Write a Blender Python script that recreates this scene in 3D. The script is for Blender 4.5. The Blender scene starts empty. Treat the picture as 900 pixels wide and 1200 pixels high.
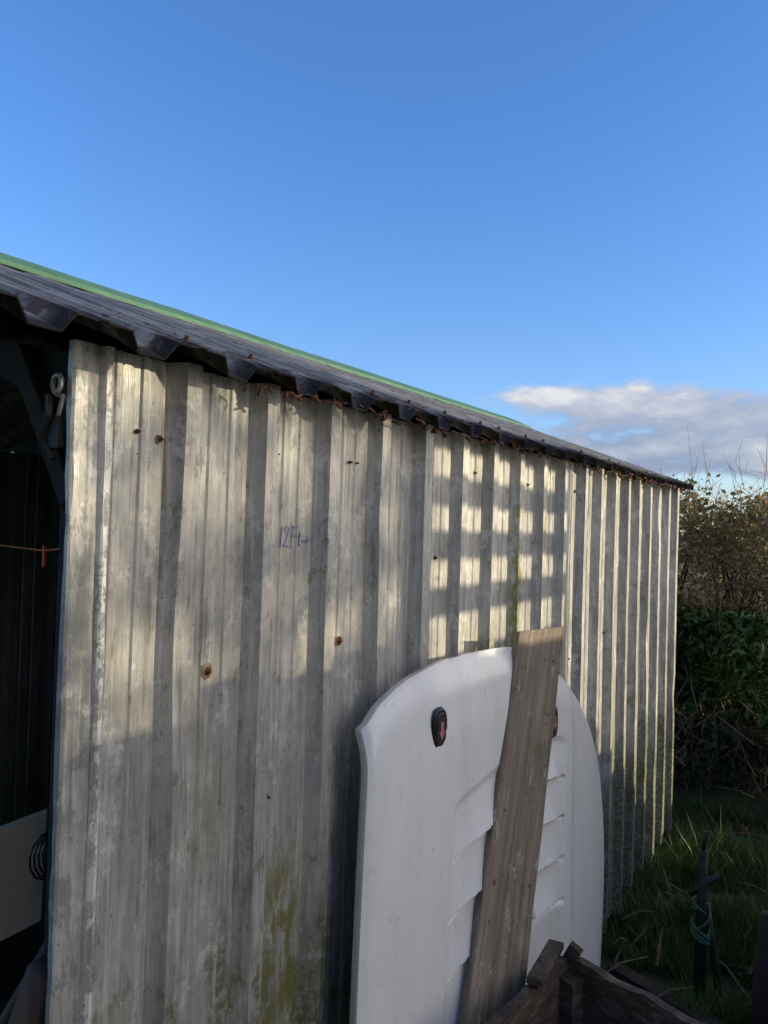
import bpy, math, random
from mathutils import Vector, Matrix, noise
random.seed(7)
S=bpy.context.scene
S.view_settings.view_transform='Standard'; S.view_settings.look='None'; S.view_settings.exposure=0
COL=S.collection

# ---------------------------------------------------------------- helpers
def mk(name, verts, faces, mat=None, parent=None, smooth=False):
    me=bpy.data.meshes.new(name); me.from_pydata([tuple(v) for v in verts],[],faces); me.update()
    if smooth:
        for p in me.polygons: p.use_smooth=True
    ob=bpy.data.objects.new(name,me); COL.objects.link(ob)
    if mat: me.materials.append(mat)
    if parent: ob.parent=parent
    return ob
def empty(name):
    e=bpy.data.objects.new(name,None); COL.objects.link(e); e.empty_display_size=.1; return e
def boxdata(c, ax, ay, az):
    c=Vector(c); V=[];F=[]
    for sx in(-1,1):
        for sy in(-1,1):
            for sz in(-1,1): V.append(c+ax*sx+ay*sy+az*sz)
    F=[(0,1,3,2),(4,6,7,5),(0,4,5,1),(2,3,7,6),(0,2,6,4),(1,5,7,3)]
    return V,F
class Acc:
    def __init__(s): s.V=[];s.F=[]
    def add(s,V,F):
        n=len(s.V); s.V+=list(V); s.F+=[tuple(i+n for i in f) for f in F]
    def box(s,x0,x1,y0,y1,z0,z1):
        s.add(*boxdata(((x0+x1)/2,(y0+y1)/2,(z0+z1)/2),Vector(((x1-x0)/2,0,0)),Vector((0,(y1-y0)/2,0)),Vector((0,0,(z1-z0)/2))))
    def beam(s,a,b,w,h,up=(0,0,1)):
        a=Vector(a);b=Vector(b);d=(b-a);L=d.length;d=d/L
        u=Vector(up); sd=d.cross(u); 
        if sd.length<1e-4: sd=d.cross(Vector((1,0,0)))
        sd.normalize(); u=sd.cross(d).normalized()
        s.add(*boxdata((a+b)/2,d*(L/2),sd*(w/2),u*(h/2)))
    def tube(s,pts,r,n=6):
        pts=[Vector(p) for p in pts]; base=len(s.V)
        rr=r if isinstance(r,(list,tuple)) else [r]*len(pts)
        for i,p in enumerate(pts):
            d=(pts[min(i+1,len(pts)-1)]-pts[max(i-1,0)]).normalized()
            a=d.cross(Vector((.13,.27,.95))); a.normalize(); b=d.cross(a)
            for k in range(n):
                t=2*math.pi*k/n; s.V.append(p+(a*math.cos(t)+b*math.sin(t))*rr[i])
        for i in range(len(pts)-1):
            for k in range(n):
                k2=(k+1)%n
                s.F.append((base+i*n+k,base+i*n+k2,base+(i+1)*n+k2,base+(i+1)*n+k))
        s.F.append(tuple(base+k for k in range(n))[::-1]); s.F.append(tuple(base+(len(pts)-1)*n+k for k in range(n)))
    def obj(s,name,mat,parent=None,smooth=False,bevel=0):
        o=mk(name,s.V,s.F,mat,parent,smooth)
        if bevel:
            m=o.modifiers.new('b','BEVEL'); m.width=bevel; m.segments=2; m.limit_method='ANGLE'
        return o

# ---------------------------------------------------------------- node helper
class NT:
    def __init__(s,mat):
        mat.use_nodes=True; s.t=mat.node_tree; s.n=s.t.nodes; s.l=s.t.links
        s.b=s.n.get('Principled BSDF')
        s.tc=s.n.new('ShaderNodeTexCoord'); s.co=s.tc.outputs['Object']
    def link(s,a,b): s.l.new(a,b)
    def _in(s,sock,v):
        if isinstance(v,bpy.types.NodeSocket): s.l.new(v,sock)
        else: sock.default_value=v
    def noise(s,scale=5,det=6,rough=.6,st=(1,1,1),off=(0,0,0),dist=0):
        m=s.n.new('ShaderNodeMapping'); m.inputs['Scale'].default_value=st; m.inputs['Location'].default_value=off
        s.link(s.co,m.inputs[0]); x=s.n.new('ShaderNodeTexNoise')
        x.inputs['Scale'].default_value=scale;x.inputs['Detail'].default_value=min(det,6);x.inputs['Roughness'].default_value=rough;x.inputs['Distortion'].default_value=dist
        s.link(m.outputs[0],x.inputs['Vector']); return x.outputs['Fac']
    def vor(s,scale,st=(1,1,1),out='Color'):
        m=s.n.new('ShaderNodeMapping'); m.inputs['Scale'].default_value=st
        s.link(s.co,m.inputs[0]); x=s.n.new('ShaderNodeTexVoronoi'); x.inputs['Scale'].default_value=scale
        s.link(m.outputs[0],x.inputs['Vector']); return x.outputs[out]
    def ramp(s,f,stops):
        r=s.n.new('ShaderNodeValToRGB'); e=r.color_ramp.elements
        while len(e)<len(stops): e.new(.5)
        for i,(p,c) in enumerate(stops):
            e[i].position=p; e[i].color=(c if isinstance(c,tuple) else (c,c,c))+(1,)
        s.link(f,r.inputs[0]); return r.outputs[0]
    def mix(s,f,a,b,mode='MIX'):
        x=s.n.new('ShaderNodeMix'); x.data_type='RGBA'; x.blend_type=mode
        s._in(x.inputs[0],f)
        for sock,v in((x.inputs[6],a),(x.inputs[7],b)):
            if isinstance(v,tuple): v=v+(1,) if len(v)==3 else v
            s._in(sock,v)
        return x.outputs[2]
    def math(s,op,a,b=0,c=0):
        x=s.n.new('ShaderNodeMath'); x.operation=op; s._in(x.inputs[0],a); s._in(x.inputs[1],b); s._in(x.inputs[2],c); return x.outputs[0]
    def xyz(s):
        x=s.n.new('ShaderNodeSeparateXYZ'); s.link(s.co,x.inputs[0]); return x.outputs
    def mr(s,v,a,b,c=0,d=1,smooth=True):
        x=s.n.new('ShaderNodeMapRange'); x.interpolation_type='SMOOTHSTEP' if smooth else 'LINEAR'
        s._in(x.inputs[0],v)
        for i,q in zip((1,2,3,4),(a,b,c,d)): x.inputs[i].default_value=q
        return x.outputs[0]
    def bump(s,h,strength=.3,dist=.01):
        x=s.n.new('ShaderNodeBump'); x.inputs['Strength'].default_value=strength; x.inputs['Distance'].default_value=dist
        s.link(h,x.inputs['Height']); s.link(x.outputs[0],s.b.inputs['Normal'])
    def rnd(s):
        g=s.n.new('ShaderNodeNewGeometry'); return g.outputs['Random Per Island']
def M(name): return bpy.data.materials.new(name)

# ---------------------------------------------------------------- materials
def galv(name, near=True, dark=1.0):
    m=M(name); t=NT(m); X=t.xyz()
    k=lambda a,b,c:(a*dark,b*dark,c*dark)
    c=t.ramp(t.noise(4,6,.72,(1,3,.6)),[(.30,k(.32,.312,.30)),(.45,k(.46,.45,.43)),(.58,k(.56,.55,.525)),(.72,k(.72,.71,.68))])
    sp=t.vor(85,(1,1,.75)); bw=t.n.new('ShaderNodeRGBToBW'); t.link(sp,bw.inputs[0])
    c=t.mix(1,c,t.ramp(bw.outputs[0],[(.0,(.78,.79,.81)),(1,(1.0,1.0,.99))]),'MULTIPLY')
    r0=t.noise(60,4,.7,(1,2.2,.05),(1,9,0)); c=t.mix(t.mr(r0,.48,.70,0,.5),c,k(.22,.21,.19))
    r1=t.noise(36,4,.7,(1,2,.07),(5,2,0)); c=t.mix(t.mr(r1,.52,.70,0,.5),c,k(.80,.79,.76))
    run2=t.noise(12,6,.75,(1,4,.30),(7,2,5)); c=t.mix(t.mr(run2,.52,.68,0,.65),c,(.18,.165,.14))
    bl=t.noise(13,6,.75,(1,1,.8),(1,5,2)); c=t.mix(t.mr(bl,.56,.62,0,.40),c,k(.80,.79,.76))
    bd=t.noise(26,6,.78,(1,1.4,.6),(4,5,9)); c=t.mix(t.mr(bd,.57,.63,0,.55),c,(.17,.15,.12))
    # brown runs
    br=t.noise(15,5,.75,(1,3,.10),(3,7,5)); c=t.mix(t.mr(br,.60,.70,0,.5),c,(.17,.105,.055))
    spk=t.noise(120,3,.7,(1,1,.8),(2,8,1)); c=t.mix(t.mr(spk,.67,.73,0,.8),c,(.08,.05,.03))
    al=t.noise(5,6,.7,(1,2.6,.6),(2,0,3)); az=t.mr(X[2],.15,1.25,1,0,False)
    am=t.mr(t.math('ADD',al,t.math('MULTIPLY',az,.53)),.66,.84,0,.85)
    fine=t.noise(70,4,.75); am=t.math('MULTIPLY',am,t.mr(fine,.38,.58,.25,1))
    c=t.mix(am,c,(.11,.12,.03))
    if near:
        fn_=t.noise(34,5,.75,(1,1,.4))
        for yc,w,z0,z1,s in ((2.17,.018,1.2,1.85,.85),(1.98,.07,1.22,1.46,.8),(1.14,.055,.3,1.12,.85),(2.37,.02,1.5,1.9,.5),(.93,.03,1.0,1.39,.35),(.74,.03,.3,1.0,.55)):
            d=t.math('ABSOLUTE',t.math('SUBTRACT',X[1],yc)); my=t.mr(d,w*.4,w*1.6,1,0)
            mz=t.math('MULTIPLY',t.mr(X[2],z0,z0+.12,0,1),t.mr(X[2],z1-.2,z1,1,0))
            mm=t.math('MULTIPLY',t.math('MULTIPLY',my,mz),t.mr(fn_,.40,.56,0,s))
            c=t.mix(mm,c,(.20,.19,.035))
        d=t.math('ABSOLUTE',t.math('SUBTRACT',X[1],.708)); my=t.mr(d,.006,.011,1,0)
        pn=t.noise(26,6,.78,(1,1,.6),(6,6,6)); c=t.mix(t.math('MULTIPLY',my,t.mr(pn,.48,.51,0,.95)),c,(.80,.79,.76))
        d2=t.mr(X[1],.69,.70,1,0); c=t.mix(t.math('MULTIPLY',d2,t.mr(t.noise(18,6,.75,(1,1,.5),(1,2,6)),.50,.54,0,.65)),c,(.22,.23,.23))
    t.link(c,t.b.inputs['Base Color'])
    t.b.inputs['Metallic'].default_value=.35
    t.link(t.mr(bl,.3,.7,.36,.56),t.b.inputs['Roughness'])
    t.bump(t.math('ADD',run2,t.math('MULTIPLY',bl,.5)),.25,.006)
    return m
m_galv=galv('galvanised_steel')
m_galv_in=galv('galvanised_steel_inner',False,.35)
def simple(name,c1,c2,scale=8,st=(1,1,1),rough=.6,metal=0,bump=.2,c3=None,bd=.004):
    m=M(name);t=NT(m); f=t.noise(scale,5,.65,st)
    stops=[(.32,c1),(.68,c2)] if not c3 else [(.3,c1),(.52,c2),(.7,c3)]
    t.link(t.ramp(f,stops),t.b.inputs['Base Color']); t.b.inputs['Roughness'].default_value=rough; t.b.inputs['Metallic'].default_value=metal
    if bump: t.bump(f,bump,bd)
    return m
m_roof=M('roof_paint'); t=NT(m_roof); X=t.xyz()
c=t.ramp(t.noise(5,6,.65,(.5,3,1)),[(.3,(.13,.125,.12)),(.55,(.22,.215,.205)),(.75,(.40,.39,.37))])
c=t.mix(t.mr(t.noise(3,5,.6,(6,.6,1),(2,0,0)),.48,.62,0,.5),c,(.38,.37,.35))
ru=t.noise(16,6,.75)
c=t.mix(t.math('MULTIPLY',t.mr(X[0],-.10,.06,0,1),t.mr(ru,.46,.56,0,.9)),c,(.075,.042,.028))
c=t.mix(t.mr(X[0],.035,.085,0,.92),c,(.015,.012,.010))
c=t.mix(t.mr(t.noise(24,6,.75,(1,1,1),(3,3,3)),.58,.66,0,.8),c,(.045,.037,.032))
c=t.mix(t.mr(t.noise(20,6,.75,(1,1,1),(8,3,3)),.61,.65,0,.8),c,(.21,.09,.045))
t.link(c,t.b.inputs['Base Color']); t.b.inputs['Roughness'].default_value=.75; t.b.inputs['Metallic'].default_value=.0; t.b.inputs['Specular IOR Level'].default_value=.15
t.bump(ru,.3,.01)
m_green=simple('green_ridge_paint',(.05,.135,.075),(.085,.20,.11),6,(.6,3,1),.65,0,.1)
m_dark=simple('old_dark_timber',(.012,.010,.008),(.045,.035,.026),14,(1,1,1),.85)
m_iron=simple('dark_iron',(.015,.015,.016),(.05,.045,.04),20,(1,1,1),.6,.4)
m_rust=simple('rusty_fixing',(.02,.013,.010),(.13,.04,.018),60,(1,1,1),.8,.1,.4,(.06,.022,.014),.002)
m_rstain=simple('rust_stain',(.12,.06,.035),(.30,.24,.19),90,(1,1,1),.9,0,0)
m_hook=simple('zinc_hook',(.30,.30,.31),(.45,.45,.45),30,(1,1,1),.5,.5,0)
m_black=simple('black_plastic',(.010,.010,.011),(.018,.018,.02),30,(1,1,1),.35,0,0)
m_red=simple('red_paint',(.42,.12,.14),(.52,.2,.22),30,(1,1,1),.5,0,0)
m_peg=simple('red_plastic',(.50,.03,.02),(.6,.06,.03),30,(1,1,1),.4,0,0)
m_ink=simple('blue_marker_ink',(.08,.12,.34),(.16,.20,.44),90,(1,1,1),.7,0,0)
m_orange=simple('orange_string',(.6,.18,.03),(.65,.22,.05),30,(1,1,1),.8,0,0)
m_cream=simple('cream_board',(.66,.46,.28),(.80,.60,.39),5,(1,1,1),.8)
m_rope=simple('green_rope',(.03,.10,.06),(.07,.2,.12),50,(1,1,1),.9)
m_brown=simple('brown_timber',(.06,.035,.024),(.17,.105,.065),10,(2,2,.25),.8,0,.3)
m_soil=simple('soil',(.02,.014,.009),(.06,.045,.03),9,(1,1,1),.95,0,.6,None,.02)
m_plank=M('weathered_plank_wood'); t=NT(m_plank)
g=t.noise(34,6,.75,(1.2,1,.04),(0,0,0),.4); c=t.ramp(g,[(.28,(.09,.068,.048)),(.48,(.24,.19,.14)),(.70,(.40,.34,.265))])
c=t.mix(t.mr(t.noise(7,6,.65,(1,1,.5),(2,3,1)),.5,.7,0,.5),c,(.12,.09,.062))
c=t.mix(t.mr(t.noise(30,6,.75,(1,1,.4),(8,3,1)),.57,.65,0,.7),c,(.48,.44,.37))
c=t.mix(t.mr(t.noise(45,6,.75,(1,1,.8),(5,3,1)),.62,.66,0,.9),c,(.02,.016,.013))
c=t.mix(t.mr(t.noise(9,6,.7,(1,1,1),(5,9,1)),.56,.66,0,.5),c,(.10,.11,.04))
t.link(c,t.b.inputs['Base Color']); t.b.inputs['Roughness'].default_value=.85; t.bump(g,.7,.005)
m_crate=M('rotten_dark_wood'); t=NT(m_crate)
g=t.noise(16,6,.75,(1,1,2.5),(0,0,0),.6); c=t.ramp(g,[(.3,(.014,.010,.008)),(.5,(.065,.045,.032)),(.68,(.18,.14,.105))])
c=t.mix(t.mr(t.noise(9,6,.7),.58,.7,0,.5),c,(.05,.06,.02))
t.link(c,t.b.inputs['Base Color']); t.b.inputs['Roughness'].default_value=.9; t.bump(g,.9,.008)
m_hood=M('white_car_paint'); t=NT(m_hood)
c=t.mix(t.mr(t.noise(5,6,.7,(1,1.6,.4)),.45,.72,0,.45),(.80,.80,.80),(.62,.61,.58))
c=t.mix(t.mr(t.noise(40,6,.78,(1,1,.45)),.58,.66,0,.28),c,(.46,.44,.40))
c=t.mix(t.mr(t.noise(90,4,.7,(1,1,.6),(3,3,3)),.66,.70,0,.6),c,(.28,.26,.20))
t.link(c,t.b.inputs['Base Color']); t.b.inputs['Roughness'].default_value=.35; t.b.inputs['Coat Weight'].default_value=.4; t.b.inputs['Coat Roughness'].default_value=.12
def leafmat(name,cols,rough=.5,tl=.25):
    m=M(name);t=NT(m); c=t.ramp(t.rnd(),cols)
    cl=t.noise(2.6,3,.6); c=t.mix(1,c,t.ramp(cl,[(.35,.55),(.65,1.35)]),'MULTIPLY')
    t.link(c,t.b.inputs['Base Color']); t.b.inputs['Roughness'].default_value=rough
    if tl:
        tr=t.n.new('ShaderNodeBsdfTranslucent'); t.link(c,tr.inputs[0]); mx=t.n.new('ShaderNodeMixShader'); mx.inputs[0].default_value=tl
        o=t.n['Material Output']; t.link(t.b.outputs[0],mx.inputs[1]); t.link(tr.outputs[0],mx.inputs[2]); t.link(mx.outputs[0],o.inputs[0])
    return m
m_ivy=leafmat('ivy_leaf',[(0,(.035,.07,.018)),(.5,(.065,.13,.03)),(1,(.12,.19,.05))],.4,.25)
m_hedgeleaf=leafmat('hedge_leaf',[(0,(.12,.13,.04)),(.45,(.24,.19,.06)),(.8,(.32,.22,.085)),(1,(.36,.19,.08))],.6,.4)
m_twig=leafmat('twig',[(0,(.12,.08,.05)),(.5,(.25,.175,.11)),(1,(.40,.31,.21))],.8,0)
m_grass=leafmat('grass_blades',[(0,(.035,.085,.017)),(.6,(.07,.14,.028)),(1,(.15,.17,.06))],.5,.2)
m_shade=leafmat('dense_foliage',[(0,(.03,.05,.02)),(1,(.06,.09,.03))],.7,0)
m_ground=M('ground_turf'); t=NT(m_ground)
c=t.ramp(t.noise(3,6,.7),[(.3,(.030,.022,.013)),(.5,(.03,.045,.012)),(.7,(.055,.085,.02))])
t.link(c,t.b.inputs['Base Color']); t.b.inputs['Roughness'].default_value=.95; t.bump(t.noise(25,5,.7),.6,.02)

# ---------------------------------------------------------------- corrugated sheets
def corrug(name,prof,vs,fn,mat,parent,thick=.0012):
    n=len(prof);V=[];F=[]
    for v in vs:
        for (u,w) in prof: V.append(fn(u,w,v))
    for j in range(len(vs)-1):
        for i in range(n-1): F.append((j*n+i,j*n+i+1,(j+1)*n+i+1,(j+1)*n+i))
    o=mk(name,V,F,mat,parent)
    if thick:
        s=o.modifiers.new('s','SOLIDIFY'); s.thickness=thick; s.offset=0
    return o
def wallprof(y0,y1,first,p=.19):
    pts=[]; k=math.floor((y0-first)/p)-1
    base=[(0,0),(.014,.032),(.044,.032),(.058,0),(.092,0),(.0955,.0035),(.104,.0035),(.1075,0),(.140,0),(.1435,.0035),(.152,.0035),(.1555,0)]
    while first+k*p<y1:
        for u,w in base:
            y=first+k*p+u
            if y0<y<y1: pts.append((y,w))
        k+=1
    return [(y0,0)]+pts+[(y1,0)]
shed=empty('corrugated_metal_shed')
YF,YB=.66,4.31; H=1.905; SL=.372
def wob(y,z,s=0): return .004*noise.noise(Vector((y*1.7+s,z*1.1,s)))+.0012*noise.noise(Vector((y*6,z*3,s+5)))
vs=[i/40 for i in range(41)]
sheets=[(.695,1.66,.0,.02),(1.655,2.63,.0025,.02),(2.62,3.42,.011,.05),(3.41,YB,.006,.09)]
for i,(a,b,off,zb) in enumerate(sheets):
    def fn(u,w,v,off=off,zb=zb,i=i):
        zz=zb+.015*noise.noise(Vector((u*7,0,i)))
        z=zz+(H-zz)*v
        kick=(.014*noise.noise(Vector((u*9,2,i*3)))*(1-v)**6)
        dent=-.006*max(0,noise.noise(Vector((u*4,z*3.1,7+i)))-.35)*3
        if w<.01: dent*=.3
        return (off+w*(1+.06*math.sin(u*31))+wob(u,z)+kick+dent,u+.0012*noise.noise(Vector((u*3,z*2.2,11))),z)
    corrug('wall_sheet_%d'%(i+1),wallprof(a,b,.82),vs,fn,m_galv,shed)
corrug('rear_side_wall',wallprof(.66,YB,.75),[0,.5,1],lambda u,w,v:(-1.94-w,u,H*v),m_galv_in,shed)
V=[];F=[];pr=wallprof(-1.94,0.0,-1.85)
for (u,w) in pr:
    top=1.90+SL*min(-u,u+1.94)
    V+= [(u,YB-.035+w,0.05),(u,YB-.035+w,top)]
for i in range(len(pr)-1): F.append((2*i,2*i+2,2*i+3,2*i+1))
mk('far_gable_wall',V,F,m_galv,shed)
n=60
prof=[(-.006,.654),(.004,.653),(.0075,.657),(.007,.675),(.0065,.697),(.013,.7005),(.0165,.704),(.0165,.710),(.013,.7135),(.004,.715)]
V=[];F=[]
for j in range(n+1):
    z=.01+(H-.01)*j/n
    for k,(x,y) in enumerate(prof):
        big=1 if k<4 else .6
        q=.0030*noise.noise(Vector((k*1.1,z*4,1)))+.0018*noise.noise(Vector((k*5.1,z*19,4)))*big
        V.append((x+q,y+q*.8+(.004*max(0,noise.noise(Vector((0,z*9,k*.3)))) if k>5 else 0),z))
m=len(prof)
for j in range(n):
    for k in range(m-1): F.append((j*m+k,j*m+k+1,(j+1)*m+k+1,(j+1)*m+k))
o=mk('corner_flashing',V,F,m_galv,shed); s=o.modifiers.new('s','SOLIDIFY'); s.thickness=.0015
# roof
def roofprof(y0,y1,first,p=.168):
    pts=[];k=math.floor((y0-first)/p)-1
    base=[(0,0),(.018,.020),(.050,.020),(.054,.0225),(.066,.0225),(.070,.020),(.108,.020),(.126,0)]
    while first+k*p<y1:
        for u,w in base:
            y=first+k*p+u
            if y0<y<y1: pts.append((y,w))
        k+=1
    return [(y0,0)]+pts+[(y1,0)]
cs,sn=math.cos(math.atan(SL)),math.sin(math.atan(SL))
XE,XR,ZE=.095,-.97,1.893
def rfn(u,w,v):
    x=XE+(XR-XE)*v; z=ZE+SL*(XE-x)
    e=max(0,1-v/.05)
    sag=.008*noise.noise(Vector((u*1.3,v*2,3)))+.007*e*noise.noise(Vector((u*7,v,8)))-.009*e*(1 if w<.01 else .2)
    x+=.008*e*noise.noise(Vector((u*8,1,2)))
    return (x+w*sn,u,z+w*cs+sag)
YR=4.35
rp=roofprof(.40,YR,.401)
corrug('roof_slope_front',rp,[0,.015,.03,.05,.1,.25,.5,.75,1],rfn,m_roof,shed,.0025)
def rfn2(u,w,v):
    x=-1.94-.095+(XR+1.94+.095)*v; z=ZE+SL*(x+1.94+.095); return (x-w*sn,u,z+w*cs)
corrug('roof_slope_back',rp,[0,.5,1],rfn2,m_roof,shed,.0022)
V=[];F=[];ys=[.385+ (YR+.01-.385)*i/30 for i in range(31)]
for y in ys:
    q=.004*noise.noise(Vector((y*2,0,0)))
    for (x,dz) in ((-.835,.020),(-.84,.031),(XR,.042),(-1.10,.031),(-1.105,.020)):
        V.append((x,y,ZE+SL*(XE-x if x>=XR else XE-(2*XR-x))+dz+q))
for i in range(30):
    for k in range(4): F.append((i*5+k,i*5+k+1,(i+1)*5+k+1,(i+1)*5+k))
o=mk('green_ridge_cap',V,F,m_green,shed); s=o.modifiers.new('s','SOLIDIFY'); s.thickness=.003
a=Acc()
a.box(-.085,-.012,.70,.775,0,1.86)
a.box(-.07,-.012,.775,4.24,1.80,1.87)
a.box(-1.93,-1.86,.70,.775,0,1.86)
rz=2.21
a.beam((-.05,.735,1.845),(-.97,.735,rz),.05,.09); a.beam((-1.89,.735,1.845),(-.97,.735,rz),.05,.09)
a.beam((-.05,.70,1.68),(-.20,.70,1.92),.025,.035)
for yy in (1.9,3.1,4.2): a.beam((-.03,yy,1.85),(-.97,yy,rz-.01),.05,.08); a.beam((-1.91,yy,1.85),(-.97,yy,rz-.01),.05,.08)
for xx in (-.25,-.6): a.beam((xx,.42,ZE+SL*(XE-xx)-.05),(xx,4.26,ZE+SL*(XE-xx)-.05),.05,.05)
a.obj('timber_frame',m_dark,shed,bevel=.003)
a=Acc(); a.beam((.05,.47,1.872),(-.97,.47,1.872+SL*1.02),.018,.07); a.obj('barge_board',m_dark,shed,bevel=.002)
a=Acc(); pts=[]
for i in range(22):
    an=math.radians(-60+ i*17); pts.append((-.026+.014*math.cos(an),.645+.0006*i,1.843+.014*math.sin(an)))
pts.append((-.028,.655,1.80)); pts.append((-.030,.66,1.77))
a.tube(pts,.0038,8); a.obj('curled_hook',m_hook,shed,True)
a=Acc()
a.tube([(-.045,.652,1.83),(-.040,.648,1.80),(-.055,.65,1.77),(-.035,.655,1.74)],.006,6)
a.box(-.045,-.02,.650,.660,1.755,1.80); a.obj('latch_bracket',m_iron,shed)
a=Acc(); st=Acc()
def disc(A,c,nrm,r,h,n=12,jit=0):
    c=Vector(c);nrm=Vector(nrm).normalized(); u=nrm.cross(Vector((0,.3,1))).normalized(); w=nrm.cross(u); b=len(A.V)
    for k in range(n):
        q=1+jit*random.uniform(-1,1); an=2*math.pi*k/n; A.V.append(c+(u*math.cos(an)+w*math.sin(an))*r*q)
    for k in range(n):
        an=2*math.pi*k/n; A.V.append(c+(u*math.cos(an)+w*math.sin(an))*r*.75+nrm*h)
    for k in range(n): A.F.append((b+k,b+(k+1)%n,b+n+(k+1)%n,b+n+k))
    A.F.append(tuple(b+n+k for k in range(n)))
def wscrew(y,z,r,stain=1.6,x=.004):
    x+=wob(y,z)
    if stain: disc(st,(x-.002,y,z),(1,0,0),r*stain,.0018,18,.18)
    disc(a,(x-.001,y,z),(1,0,0),r,.003); disc(a,(x+.002,y,z),(1,0,0),r*.5,.005,6)
for (y,z,r,s) in [(.928,1.405,.0085,1.7),(1.30,1.415,.010,1.35),(1.432,1.46,.008,1.5),(1.455,1.435,.0075,1.3),
                  (.765,1.79,.004,0),(.808,1.783,.005,1.4),(1.085,1.785,.004,1.3),(1.32,1.79,.004,0),(1.345,1.79,.003,0),
                  (1.47,1.62,.003,0),(1.70,1.58,.005,1.4),(1.91,1.81,.005,1.4),(2.29,1.8,.005,1.4),(2.70,1.80,.007,1.3),(2.68,1.2,.007,1.5),(3.10,1.25,.007,1.5),(3.5,1.4,.007,1.5),(2.0,1.60,.005,1.5),(1.09,1.15,.004,1.3)]:
    wscrew(y,z,r,s,.013 if y>2.62 else .0045)
for k in range(0,23,1):
    y=.401+.06+.168*k
    if random.random()<.62:
        x=XE-random.choice([.035,.05,.06]); p=rfn(y,.0225,(XE-x)/(XE-XR)); disc(a,(p[0],p[1],p[2]-.001),(sn,0,cs),.007,.005,8); disc(a,(p[0]+.003*sn,p[1],p[2]+.003),(sn,0,cs),.004,.006,6)
a.obj('screws',m_rust,shed); st.obj('rust_stains',m_rstain,shed)
a=Acc()
for i in range(190):
    y=random.uniform(.9,4.3); x=XE-random.uniform(-.004,.03); z=ZE-random.uniform(-.002,.012); L=random.uniform(.006,.024)
    a.beam((x,y,z),(x+random.uniform(-.008,.01),y+random.uniform(-.03,.03),z-L*random.uniform(.1,.9)),random.uniform(.002,.010),.003)
a.obj('rusted_eave_fringe',m_rust,shed)
cu=bpy.data.curves.new('handwritten_marking','CURVE'); cu.dimensions='3D'; cu.bevel_depth=.0010
def stroke(pts):
    sp=cu.splines.new('POLY'); sp.points.add(len(pts)-1)
    for i,(u,v) in enumerate(pts): sp.points[i].co=(.0050+wob(1.10+u,1.61+v),1.102+u*.95+.10*v,1.612+v*1.15,1)
stroke([(.001,.0),(.0,.015),(.001,.034)])
stroke([(.008,.027),(.012,.033),(.018,.034),(.022,.029),(.020,.020),(.013,.008),(.009,.001),(.016,.003),(.026,.0)])
stroke([(.034,-.001),(.033,.016),(.035,.035)]); stroke([(.033,.035),(.043,.034),(.053,.036)]); stroke([(.034,.018),(.046,.019)])
stroke([(.058,.026),(.057,.008),(.059,.002),(.064,.003)]); stroke([(.052,.018),(.064,.019)])
stroke([(.067,.011),(.078,.010),(.089,.012)]); stroke([(.081,.018),(.089,.012),(.080,.005)])
ob=bpy.data.objects.new('handwritten_marking',cu); COL.objects.link(ob); cu.materials.append(m_ink); ob.parent=shed

# ---------------------------------------------------------------- inside the shed
o=mk('shed_floor',[(-1.93,.66,.004),(-.02,.66,.004),(-.02,4.26,.004),(-1.93,4.26,.004)],[(0,1,2,3)],m_soil,shed)
a=Acc(); a.add(*boxdata((-1.05,1.27,.66),Vector((.012,.0,0)),Vector((0,.36,.02)),Vector((-.05,0,.125)))); 
a.tube([(-1.03,1.0,0),(-1.05,1.0,.55)],.02,6); a.tube([(-1.03,1.5,0),(-1.05,1.5,.55)],.02,6); a.obj('cream_panel',m_cream,None)
b=Acc()
b.tube([(-.60,.62,.0),(-.33,.74,.7),(-.075,.83,1.16)],.014,8); b.tube([(-.50,.60,.0),(-.28,.70,.6),(-.07,.79,1.05)],.017,8)
b.beam((-.42,.62,.0),(-.06,.69,1.0),.03,.045)
b.obj('leaning_timber_poles',m_brown,None,True)
a=Acc(); a.tube([(-.03,.664,1.612),(-.15,.72,1.604),(-.9,1.02,1.590),(-1.9,1.55,1.62)],.0014,5); line=a.obj('clothes_line',m_orange)
a=Acc(); a.box(-.140,-.136,.711,.715,1.580,1.612); a.box(-.148,-.1445,.717,.721,1.582,1.611); a.obj('clothes_peg',m_peg,line)
a=Acc()
for k in range(4):
    y0=1.22+k*.012; pts=[(-.85,y0+.05*math.cos(q*.5),.78+.06*math.sin(q*.5)) for q in range(14)]; a.tube(pts,.003,5)
a.tube([(-.85,1.2,.0),(-.85,1.22,.9)],.006,5)
a.obj('wire_coil',m_iron)

# ---------------------------------------------------------------- bonnet
def cr(pts,n):
    P=[Vector(p) for p in pts]; d=[0]
    for i in range(1,len(P)): d.append(d[-1]+(P[i]-P[i-1]).length)
    out=[]
    for j in range(n+1):
        s=d[-1]*j/n; i=0
        while i<len(P)-2 and d[i+1]<s: i+=1
        t_=(s-d[i])/(d[i+1]-d[i]); p0=P[max(i-1,0)];p1=P[i];p2=P[i+1];p3=P[min(i+2,len(P)-1)]
        out.append(.5*((2*p1)+(p2-p0)*t_+(2*p0-5*p1+4*p2-p3)*t_**2+(3*p1-p0-3*p2+p3)*t_**3))
    return out
NU,NV=240,460
T=cr([(1.272,1.250),(1.315,1.296),(1.40,1.335),(1.55,1.358),(1.837,1.352),(2.05,1.315),(2.238,1.238),(2.42,1.135)],NU)
B=cr([(1.13,-.02),(1.4,.0),(1.8,.01),(2.2,.0),(2.5,-.02)],NU)
Lc=cr([(1.272,1.250),(1.262,1.15),(1.248,1.05),(1.215,.80),(1.17,.4),(1.13,-.02)],NV)
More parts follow.
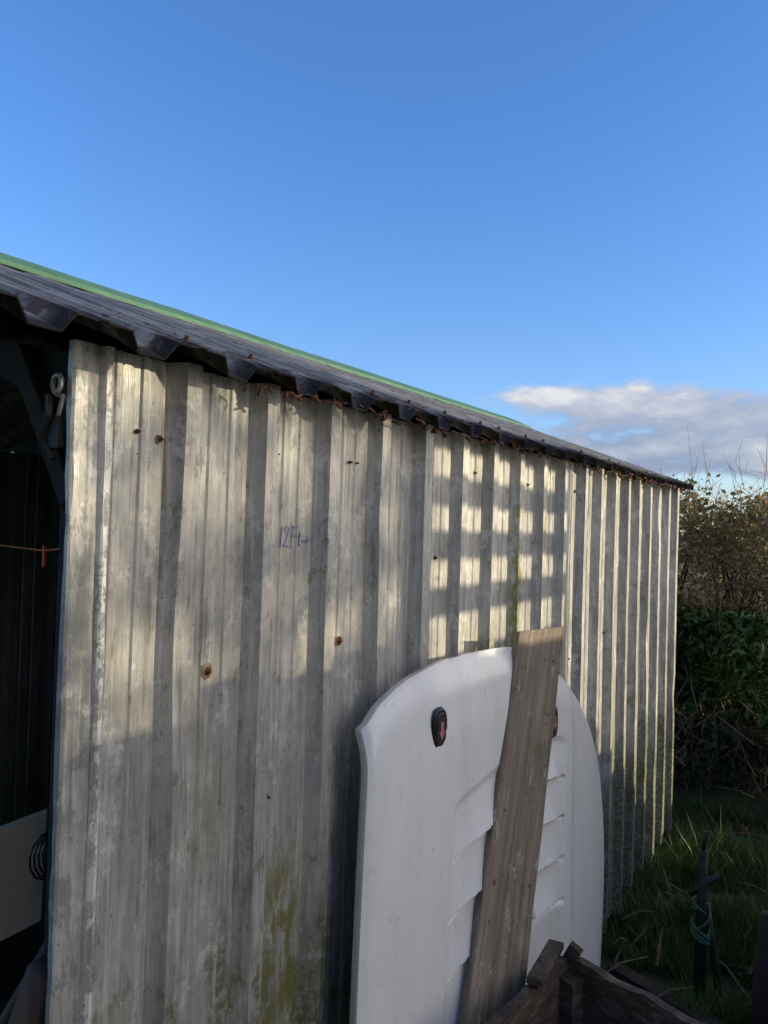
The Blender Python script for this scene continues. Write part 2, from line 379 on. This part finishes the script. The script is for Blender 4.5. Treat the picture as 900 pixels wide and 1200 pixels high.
Rc=cr([(2.42,1.135),(2.55,1.03),(2.645,.90),(2.69,.75),(2.69,.52),(2.61,.23),(2.5,-.02)],NV)
def sst(a,b,x):
    x=max(0,min(1,(x-a)/(b-a))); return x*x*(3-2*x)
def hoodx(y,z,s,r):
    e=1-abs(2*s-1)**3.2
    x=.105+.085*(1.3-z)/1.3 + .050*e
    x-= .018*(1-sst(0,.08,r))**2
    x-= .004*(1-sst(0,.02,s)) + .02*(1-sst(0,.03,1-s))
    yc=1.86-.16*(1.2-z)
    u=(y-yc)
    x+= .009*(sst(-.50,-.43,u)-sst(.42,.49,u))*sst(.03,.15,r)
    for c_,hw,sg in((-.195,.125,1),(.245,.125,-1)):
        uu=u-c_
        m=sst(-hw,-hw+.008,uu)*(1-sst(hw-.008,hw,uu))
        side=max(0,(uu+hw)/(2*hw) if sg>0 else (hw-uu)/(2*hw))
        zz=z-.045*side**.55
        ztop,zb,n=(1.030,.56,4) if sg>0 else (1.035,.60,4)
        q=(ztop-zz)/(ztop-zb)
        if m>0:
            x-= .006*m*sst(-.04,.02,q)*(1-sst(.98,1.02,q))
            if 0<q<1:
                f=(q*n)%1
                # blade swells out to a lip, then a narrow open slot beneath it
                rise=.019*(f/.86)**1.6 if f<.86 else .019*(1-sst(.86,.885,f))-.016*sst(.86,.885,f)*(1-sst(.955,.985,f))
                x+= m*rise*(.25+.75*min(1,side*2.2))
    return x
V=[];F=[]
c00,c10,c01,c11=T[0],T[-1],B[0],B[-1]
def hp(i,j):
    s=i/NU;r=j/NV
    p=T[i]*(1-r)+B[i]*r+Lc[j]*(1-s)+Rc[j]*s-(c00*(1-s)*(1-r)+c10*s*(1-r)+c01*(1-s)*r+c11*s*r)
    return Vector((hoodx(p[0],p[1],s,r),p[0],p[1]))
for j in range(NV+1):
    for i in range(NU+1): V.append(hp(i,j))
W=NU+1
for j in range(NV):
    for i in range(NU): F.append((j*W+i,(j+1)*W+i,(j+1)*W+i+1,j*W+i+1))
loop=[i for i in range(W)]+[j*W+NU for j in range(1,NV+1)]+[NV*W+i for i in range(NU-1,-1,-1)]+[j*W for j in range(NV-1,0,-1)]
cen=Vector((0.1,1.85,.65)); b=len(V); L=len(loop)
for k in loop:
    p=V[k]; d=(cen-p); d.x=0; d.normalize(); V.append(p+Vector((-.018,0,0))+d*.004)
for k in range(L): F.append((loop[k],loop[(k+1)%L],b+(k+1)%L,b+k))
bon=empty('car_bonnet')
o=mk('bonnet_panel',V,F,m_hood,bon,True)
try:
    bpy.context.view_layer.objects.active=o; o.select_set(True); bpy.ops.object.shade_smooth_by_angle(angle=math.radians(40)); o.select_set(False)
except Exception as ex: print(ex)
s=o.modifiers.new('s','SOLIDIFY'); s.thickness=.002; s.offset=0
def near_hood(y,z):
    best=None
    for v in V[:W*(NV+1)]:
        d=(v.y-y)**2+(v.z-z)**2
        if best is None or d<best[0]: best=(d,v)
    return best[1].x
def latch(y,z):
    x=near_hood(y,z)
    A=Acc()
    def oval(A,w,h,x0,x1,sc=.9,n=28):
        b=len(A.V)
        for (xx,k_) in((x0,1),(x1,sc)):
            for k in range(n):
                an=2*math.pi*k/n; cc,ss=math.cos(an),math.sin(an)
                A.V.append(Vector((xx,y+w*k_*math.copysign(abs(cc)**.7,cc)-.1*(h*ss)*.5,z+h*k_*math.copysign(abs(ss)**.7,ss))))
        for k in range(n): A.F.append((b+k,b+(k+1)%n,b+n+(k+1)%n,b+n+k))
        A.F.append(tuple(b+n+k for k in range(n)))
    oval(A,.031,.048,x-.003,x+.004); A.obj('latch_body',m_black,bon,bevel=.001)
    A=Acc(); oval(A,.021,.037,x+.0042,x+.006,.92); A.obj('latch_plate',m_iron,bon)
    r=Acc(); X_=x+.0068
    r.V=[Vector((X_,y+u*.95,z+v*1.1+.004)) for u,v in((0,-.024),(.014,-.006),(.006,-.006),(.006,.012),(-.006,.012),(-.006,-.006),(-.014,-.006))]; r.F=[(0,1,2,3,4,5,6)]
    r.obj('red_arrow',m_red,bon)
latch(1.470,1.222); latch(2.105,1.115)

# ---------------------------------------------------------------- plank
top=Vector((.165,1.985,1.385)); bot=Vector((.305,1.225,0.0))
ax=(top-bot); Ln=ax.length; ax.normalize()
wd=Vector((.42,.907,0)); wd=(wd-ax*wd.dot(ax)).normalized(); nn=wd.cross(ax).normalized()
if nn.x<0: nn=-nn
V=[];F=[]; NS=40
for j in range(NS+1):
    z=Ln*j/NS
    for k,(a_,b_) in enumerate(((-.5,-1),(.5,-1),(.5,1),(-.5,1))):
        w=.150; e=.0018*noise.noise(Vector((k*9,z*7,0)))+.0010*noise.noise(Vector((k*5,z*28,3)))
        zz=z+(.070*a_ if j==NS else .03*a_ if j==NS-1 else 0)
        V.append((a_*w+e,b_*.012+.002*math.sin(z*2),zz))
for j in range(NS):
    for k in range(4):
        k2=(k+1)%4; F.append((j*4+k,j*4+k2,(j+1)*4+k2,(j+1)*4+k))
F.append((3,2,1,0)); F.append(tuple(NS*4+k for k in range(4)))
pl=mk('wooden_plank',V,F,m_plank); 
Mx=Matrix((wd,nn,ax)).transposed().to_4x4(); Mx.translation=bot+nn*.014; pl.matrix_world=Mx
bv=pl.modifiers.new('b','BEVEL'); bv.width=.0025; bv.segments=2; bv.limit_method='ANGLE'
# ---------------------------------------------------------------- wooden crate
cr_=empty('wooden_crate')
C0=Vector((.352,1.745,0)); e1=Vector((.96,-.28,0)).normalized(); e2=Vector((-.10,-.99,0)).normalized()
zt=.685
def cb(p,q,z0,z1,th,jit=0,tilt=0):
    p=Vector(p);q=Vector(q); up=Vector((0,0,1)); d=(q-p).normalized(); s_=d.cross(up)
    V=[];n=18
    for i in range(n+1):
        c=p+(q-p)*i/n
        j1=jit*noise.noise(Vector((i*.9,z1*7,2)))+jit*.5*random.uniform(-1,1)
        for (aa,zz) in((-1,z0),(1,z0),(1,z1+j1),(-1,z1+j1*.8)): V.append(c+s_*aa*th/2+up*(zz+tilt*i/n))
    F=[]
    for i in range(n):
        for k in range(4): k2=(k+1)%4; F.append((i*4+k,i*4+k2,(i+1)*4+k2,(i+1)*4+k))
    F.append((3,2,1,0)); F.append(tuple(n*4+k for k in range(4)))
    return V,F
A=Acc()
for (z0,z1,j) in ((.03,.235,.002),(.245,.455,.002),(.465,zt,.009)):
    A.add(*cb(C0,C0+e1*.75,z0,z1,.022,j)); 
    A.add(*cb(C0+e2*.014+e1*-.0,C0+e2*.62,z0,z1-.003,.022,j))
    A.add(*cb(C0+e1*.75+e2*.014,C0+e1*.75+e2*.62,z0,z1-.004,.022,j))
    A.add(*cb(C0+e2*.635,C0+e2*.635+e1*.75,z0,z1-.02,.022,j))
for (u,v) in ((.03,.03),(.72,.03),(.03,.60),(.72,.60)):
    c=C0+e1*u+e2*v; A.beam(c,c+Vector((0,0,zt-.03)),.040,.040,(e1.x,e1.y,0))
A.add(*boxdata(C0+e1*.375+e2*.31+Vector((0,0,.30)),e1*.36,e2*.30,Vector((0,0,.012))))
A.obj('crate_boards',m_crate,cr_)
A=Acc()
for i in range(34):
    c=C0+e1*random.uniform(.08,.66)+e2*random.uniform(.06,.5)+Vector((0,0,.33+random.uniform(0,.22))); an=random.uniform(0,3.1); d=Vector((math.cos(an),math.sin(an),random.uniform(-.3,.3)))*random.uniform(.05,.16)
    A.beam(c-d,c+d,random.uniform(.01,.03),random.uniform(.01,.02))
A.obj('scrap_wood_inside',m_brown,cr_)
A=Acc(); A.beam(C0+Vector((-.03,.02,zt+.002)),C0+e1*.01+e2*.17+Vector((0,0,zt+.012)),.035,.014)
A.beam(C0+Vector((-.01,.01,zt-.05)),C0+Vector((.028,-.01,zt+.026)),.03,.016,(0,1,0)); A.obj('loose_batten',m_crate,cr_)

# ---------------------------------------------------------------- posts, beams and clutter on the grass
A=Acc()
A.tube([(.43,2.93,0),(.435,2.92,.3),(.44,2.91,.55)],[.022,.018,.016],7); A.tube([(.40,2.90,.385),(.44,2.915,.43),(.49,2.94,.46)],.012,6)
A.tube([(.44,2.91,.55),(.45,2.90,.62)],.008,5)
A.tube([(.50,2.95,0),(.45,2.93,.36)],.012,6)
p=A.obj('iron_post',m_iron,None,True)
A=Acc()
for k in range(5):
    pts=[(.435+.03*math.cos(q*.7+k),2.915+.03*math.sin(q*.7+k),.24+.02*k+.05*math.sin(q*.35+k*1.3)) for q in range(12)]; A.tube(pts,.004,5)
A.obj('green_rope',m_rope,p,True)
A=Acc(); A.tube([(.65,2.75,0),(.655,2.74,.22),(.67,2.72,.47)],[.035,.033,.025],8); A.obj('timber_stake',m_dark,None,True)
A=Acc(); A.beam((.14,2.88,.045),(1.1,2.50,.05),.06,.05); A.beam((.10,2.66,.025),(1.0,2.28,.03),.09,.035); A.obj('low_timber_beam',m_dark,None,bevel=.004)
A=Acc()
for i in range(46):
    c=Vector((random.uniform(.12,.8),random.uniform(2.7,3.9) if i%3 else random.uniform(4.4,4.8),random.uniform(.01,.08))); an=random.uniform(0,3.1); L_=random.uniform(.05,.28); d=Vector((math.cos(an),math.sin(an),random.uniform(-.12,.25)))*L_
    A.tube([c-d*.5,c+Vector((0,0,.02)),c+d*.5],[.006,.005,.003],4)
A.obj('fallen_twigs',m_brown,None)

# ---------------------------------------------------------------- ground & vegetation
G=[];GF=[]
def gh(x,y): 
    r=math.hypot(x,y-3)
    return .018*noise.noise(Vector((x*1.4,y*1.4,0)))*(1 if r<20 else 0) + ((.20*sst(4.45,5.1,y)+.85*sst(5.15,5.9,y))*(1-sst(7,12,y)) if abs(x)<6 else 0)
rad=[ -400,-120,-40,-15,-8,-5]+[-4+ i*.16 for i in range(57)]+[6,8,12,20,40,120,400]
for y in rad:
    for x in rad: G.append((x,y+2,gh(x,y+2)-.012))
n=len(rad)
for j in range(n-1):
    for i in range(n-1): GF.append((j*n+i,j*n+i+1,(j+1)*n+i+1,(j+1)*n+i))
mk('ground',G,GF,m_ground,None,True)
V=[];F=[]
def blade(x,y,h,w):
    z=gh(x,y)-.015; an=random.uniform(0,6.28); dx,dy=math.cos(an)*w,math.sin(an)*w; lx,ly=random.uniform(-.6,.6)*h,random.uniform(-.6,.6)*h
    b=len(V); V.extend([(x-dx,y-dy,z),(x+dx,y+dy,z),(x+dx*.7+lx*.4,y+dy*.7+ly*.4,z+h*.6),(x-dx*.7+lx*.4,y-dy*.7+ly*.4,z+h*.6),(x+lx,y+ly,z+h)])
    F.append((b,b+1,b+2,b+3)); F.append((b+3,b+2,b+4))
for i in range(40000):
    y=random.uniform(2.75,4.75); x=random.uniform(.02,.9)
    if y>4.35: x=random.uniform(-.6,.8)
    d=noise.noise(Vector((x*2.5,y*2.5,4)))+.5*noise.noise(Vector((x*8,y*8,1)))
    if d<-.25: continue
    blade(x,y,random.uniform(.035,.12)*(1+d)*(1.7 if random.random()<.07 else 1),random.uniform(.0015,.0035))
mk('grass',V,F,m_grass)

def foliage(name,leafm,twigm,region,nl,nt,ls,tl,tr,clump=1.6,thr=-.1,par=None):
    V=[];F=[]; e=par or empty(name); c=0;tries=0
    while c<nl and tries<nl*6:
        tries+=1; p=region()
        if noise.noise(p*clump)<thr+random.uniform(-.12,.12): continue
        c+=1; s=ls*random.uniform(.5,1.3); a=Vector([random.gauss(0,1) for _ in range(3)]).normalized(); q=a.cross(Vector([random.gauss(0,1) for _ in range(3)])).normalized(); nrm=a.cross(q)
        b=len(V); V.extend([p-a*s,p+q*s*.55+nrm*s*.15,p+a*s,p-q*s*.55+nrm*s*.15]); F.append((b,b+1,b+2,b+3))
    if nl: mk(name+'_leaves',V,F,leafm,e)
    A=Acc()
    for i in range(nt):
        p=region(); L=tl*random.uniform(.4,1.3); d=Vector((random.gauss(0,.6),random.gauss(0,.6),random.gauss(.8,.6))).normalized()
        m=p+d*L*.5+Vector([random.gauss(0,.06)*L for _ in range(3)]); q=p+d*L+Vector([random.gauss(0,.15)*L for _ in range(3)])
        r=tr*random.uniform(.5,1.4); A.tube([p,m,q],[r,r*.75,r*.35],3)
    if nt: A.obj(name+'_twigs',twigm,e)
    return e
def reg_low():
    x=random.uniform(-1.0,.8); z=random.uniform(.50,1.2); y=4.92-.14*math.sin(x*2.1)+.25*noise.noise(Vector((x*2,z*2,0)))+random.expovariate(5)
    return Vector((x,y,z))
def reg_under():
    x=random.uniform(-1.0,.8); z=random.uniform(.08,.62); y=4.86+.15*noise.noise(Vector((x*2,z*2,0)))+random.expovariate(6)
    return Vector((x,y,z))
def topz(x,y): return 1.82+.16*noise.noise(Vector((x*1.3,y,3)))+.10*noise.noise(Vector((x*5,y*2,5)))
def reg_up():
    while True:
        x=random.uniform(-1.0,.8); y=5.0+random.expovariate(2.6); z=random.uniform(.95,2.05)
        if z<topz(x,y)+random.expovariate(14)-.03 and y<6.4: return Vector((x,y,z))
hd=empty('hedge')
foliage('ivy',m_ivy,m_twig,reg_low,15000,300,.030,.25,.003,2.2,-.25,hd)
foliage('undergrowth',m_shade,m_twig,reg_under,3500,700,.025,.25,.004,3,-.1,hd)
foliage('upper',m_hedgeleaf,m_twig,reg_up,13000,2600,.018,.22,.0022,2.4,-.12,hd)
foliage('upper_green',m_ivy,m_twig,reg_up,3000,0,.022,.2,.002,1.8,.05,hd)
A=Acc()
for i in range(26):
    x=random.uniform(-1.0,.8); A.tube([(x,5.3,.1),(x+random.uniform(-.1,.1),5.2,.8),(x+random.uniform(-.3,.3),5.25,1.5)],[.02,.015,.006],5)
A.obj('hedge_core',m_dark,hd)
def reg_far():
    while True:
        x=random.uniform(-14,6); y=random.uniform(30,34); z=random.uniform(.5,4.1)
        if z<2.9+1.0*noise.noise(Vector((x*.5,0,1)))+.5*noise.noise(Vector((x*1.7,y,1))): return Vector((x,y,z))
foliage('distant_trees',m_hedgeleaf,m_twig,reg_far,8000,900,.16,.9,.012,.9,-.25)

# ---------------------------------------------------------------- unseen shade casters around the yard
fe=Acc(); fx=2.4
y=1.15
while y<3.72:
    zt_=1.885 if (y<2.05 or y>2.72) else 1.94
    fe.box(fx,fx+.02,y,y+.096,0,zt_+random.uniform(-.012,.012)); y+=.1
h=1.58
while y<4.9:
    fe.box(fx,fx+.02,y,y+.096,0,h); h-=.062; y+=.1
for z in (2.025,2.17,2.31,2.455): fe.box(fx-.02,fx-.001,2.74,3.76,z-.037,z+.037)
for yy in (2.70,3.74): fe.box(fx+.021,fx+.10,yy,yy+.05,0,2.52)
fe.box(fx+.021,fx+.06,1.15,3.7,.4,.48); fe.box(fx+.021,fx+.06,1.15,3.7,1.4,1.48)
fe.obj('slatted_shade_fence',m_plank,None)  # unseen; slats cast the wall stripes, stepped boards added to shade wall and bonnet
def reg_side():
    x=9+random.uniform(0,.8); return Vector((x,.466*x+random.uniform(.0,1.68),random.uniform(.6,4.6)))
foliage('leafy_sun_blocker',m_shade,m_twig,reg_side,8200,500,.05,.5,.006,1.5,-.9)  # unseen foliage added to thin the sun on the near end of the wall
def reg_side2():
    return Vector((2.6+random.uniform(0,.6),random.uniform(5.75,7.6),random.uniform(.1,1.2)))
foliage('side_sun_blocker',m_shade,m_twig,reg_side2,3000,100,.06,.3,.004,1.5,-.4)  # unseen foliage added to shade the lower part of the far hedge
def reg_back():
    return Vector((random.uniform(-3,3),-2.0-random.uniform(0,.6),random.uniform(.0,3.2)))
foliage('rear_sky_blocker',m_shade,m_twig,reg_back,5000,100,.12,.4,.006,1.2,-.5)  # unseen dark foliage added behind the camera to darken the rib faces

# ---------------------------------------------------------------- light
EL=math.radians(12.0); AZ=math.radians(25)
sd=Vector((math.cos(EL)*math.cos(AZ),math.cos(EL)*math.sin(AZ),math.sin(EL)))
L=bpy.data.lights.new('sun','SUN'); L.energy=5.0; L.angle=math.radians(.5); L.color=(1,.86,.58)
lo=bpy.data.objects.new('sun',L); COL.objects.link(lo); lo.rotation_euler=sd.to_track_quat('Z','Y').to_euler(); lo.location=(6,3,5)
w=bpy.data.worlds.new('World'); S.world=w; w.use_nodes=True; nt=w.node_tree; N=nt.nodes; Lk=nt.links
bg=N['Background']; sky=N.new('ShaderNodeTexSky'); sky.sky_type='NISHITA'; sky.sun_disc=False; sky.sun_elevation=EL; sky.sun_rotation=math.radians(65)
sky.altitude=50; sky.air_density=1.0; sky.dust_density=.6; sky.ozone_density=1.5
bg.inputs[1].default_value=.13
class WN(NT):
    def __init__(s): s.t=nt;s.n=N;s.l=Lk; s.tc=N.new('ShaderNodeTexCoord'); s.co=s.tc.outputs['Generated']
q=WN(); X=q.xyz()
el=X[2]; az=q.math('ARCTAN2',X[0],X[1])
tint=q.ramp(el,[(0,(.53,.58,.88)),(.12,(.47,.61,.90)),(.45,(.37,.62,1.0))])
sc=q.mix(1,sky.outputs[0],tint,'MULTIPLY'); sc=q.mix(1,sc,(2.4,2.4,2.4),'MULTIPLY')
Lk.new(sc,bg.inputs[0])
n1=q.noise(7.5,6,.58,(1,1,2.8),(.35,.2,.1)); n2=q.noise(2.6,3,.5,(1,1,3.5),(1.7,.4,.6))
band=q.math('MULTIPLY',q.mr(el,.050,.080,0,1),q.mr(el,.150,.215,1,0)); azm=q.mr(az,-.60,-.28,0,1)
d=q.math('ADD',q.math('MULTIPLY',q.math('MULTIPLY',band,azm),.60),q.math('MULTIPLY',q.math('SUBTRACT',n1,.5),1.9)); d=q.math('ADD',d,q.math('MULTIPLY',q.math('SUBTRACT',n2,.5),.4))
m=q.mr(d,.22,.60,0,.90); m=q.math('MULTIPLY',m,q.mr(q.math('MULTIPLY',band,azm),0,.25,0,1))
cc=q.ramp(q.math('ADD',q.math('MULTIPLY',q.math('SUBTRACT',el,.080),4.0),q.math('MULTIPLY',q.math('SUBTRACT',n1,.45),2.6)),[(.10,(.28,.34,.49)),(.65,(.56,.58,.66)),(.95,(.84,.83,.82))])
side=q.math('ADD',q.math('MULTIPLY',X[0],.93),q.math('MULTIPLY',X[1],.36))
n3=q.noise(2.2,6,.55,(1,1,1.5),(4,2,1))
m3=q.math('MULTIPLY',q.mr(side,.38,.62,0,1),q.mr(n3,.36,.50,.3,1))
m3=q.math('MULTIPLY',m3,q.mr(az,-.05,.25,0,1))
cc=q.mix(m3,cc,(1.9,1.71,1.48)); m=q.math('MAXIMUM',m,m3)  # bright cloud bank added out of view as neutral fill light
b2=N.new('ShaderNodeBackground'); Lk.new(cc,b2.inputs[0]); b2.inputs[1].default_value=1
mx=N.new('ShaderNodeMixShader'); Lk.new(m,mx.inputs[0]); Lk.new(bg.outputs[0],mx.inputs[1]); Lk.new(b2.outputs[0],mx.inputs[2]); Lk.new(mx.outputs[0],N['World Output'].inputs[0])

# ---------------------------------------------------------------- camera
cd=bpy.data.cameras.new('camera'); cam=bpy.data.objects.new('camera',cd); COL.objects.link(cam)
cd.sensor_fit='VERTICAL'; cd.sensor_height=36; cd.sensor_width=27; cd.lens=27; cd.clip_start=.05; cd.clip_end=2000
R=Matrix.Rotation(math.radians(33),4,'Z')@Matrix.Rotation(math.radians(90.95),4,'X')@Matrix.Rotation(math.radians(1.66),4,'Z')
cam.matrix_world=Matrix.Translation((.95,0,1.66))@R
S.camera=cam
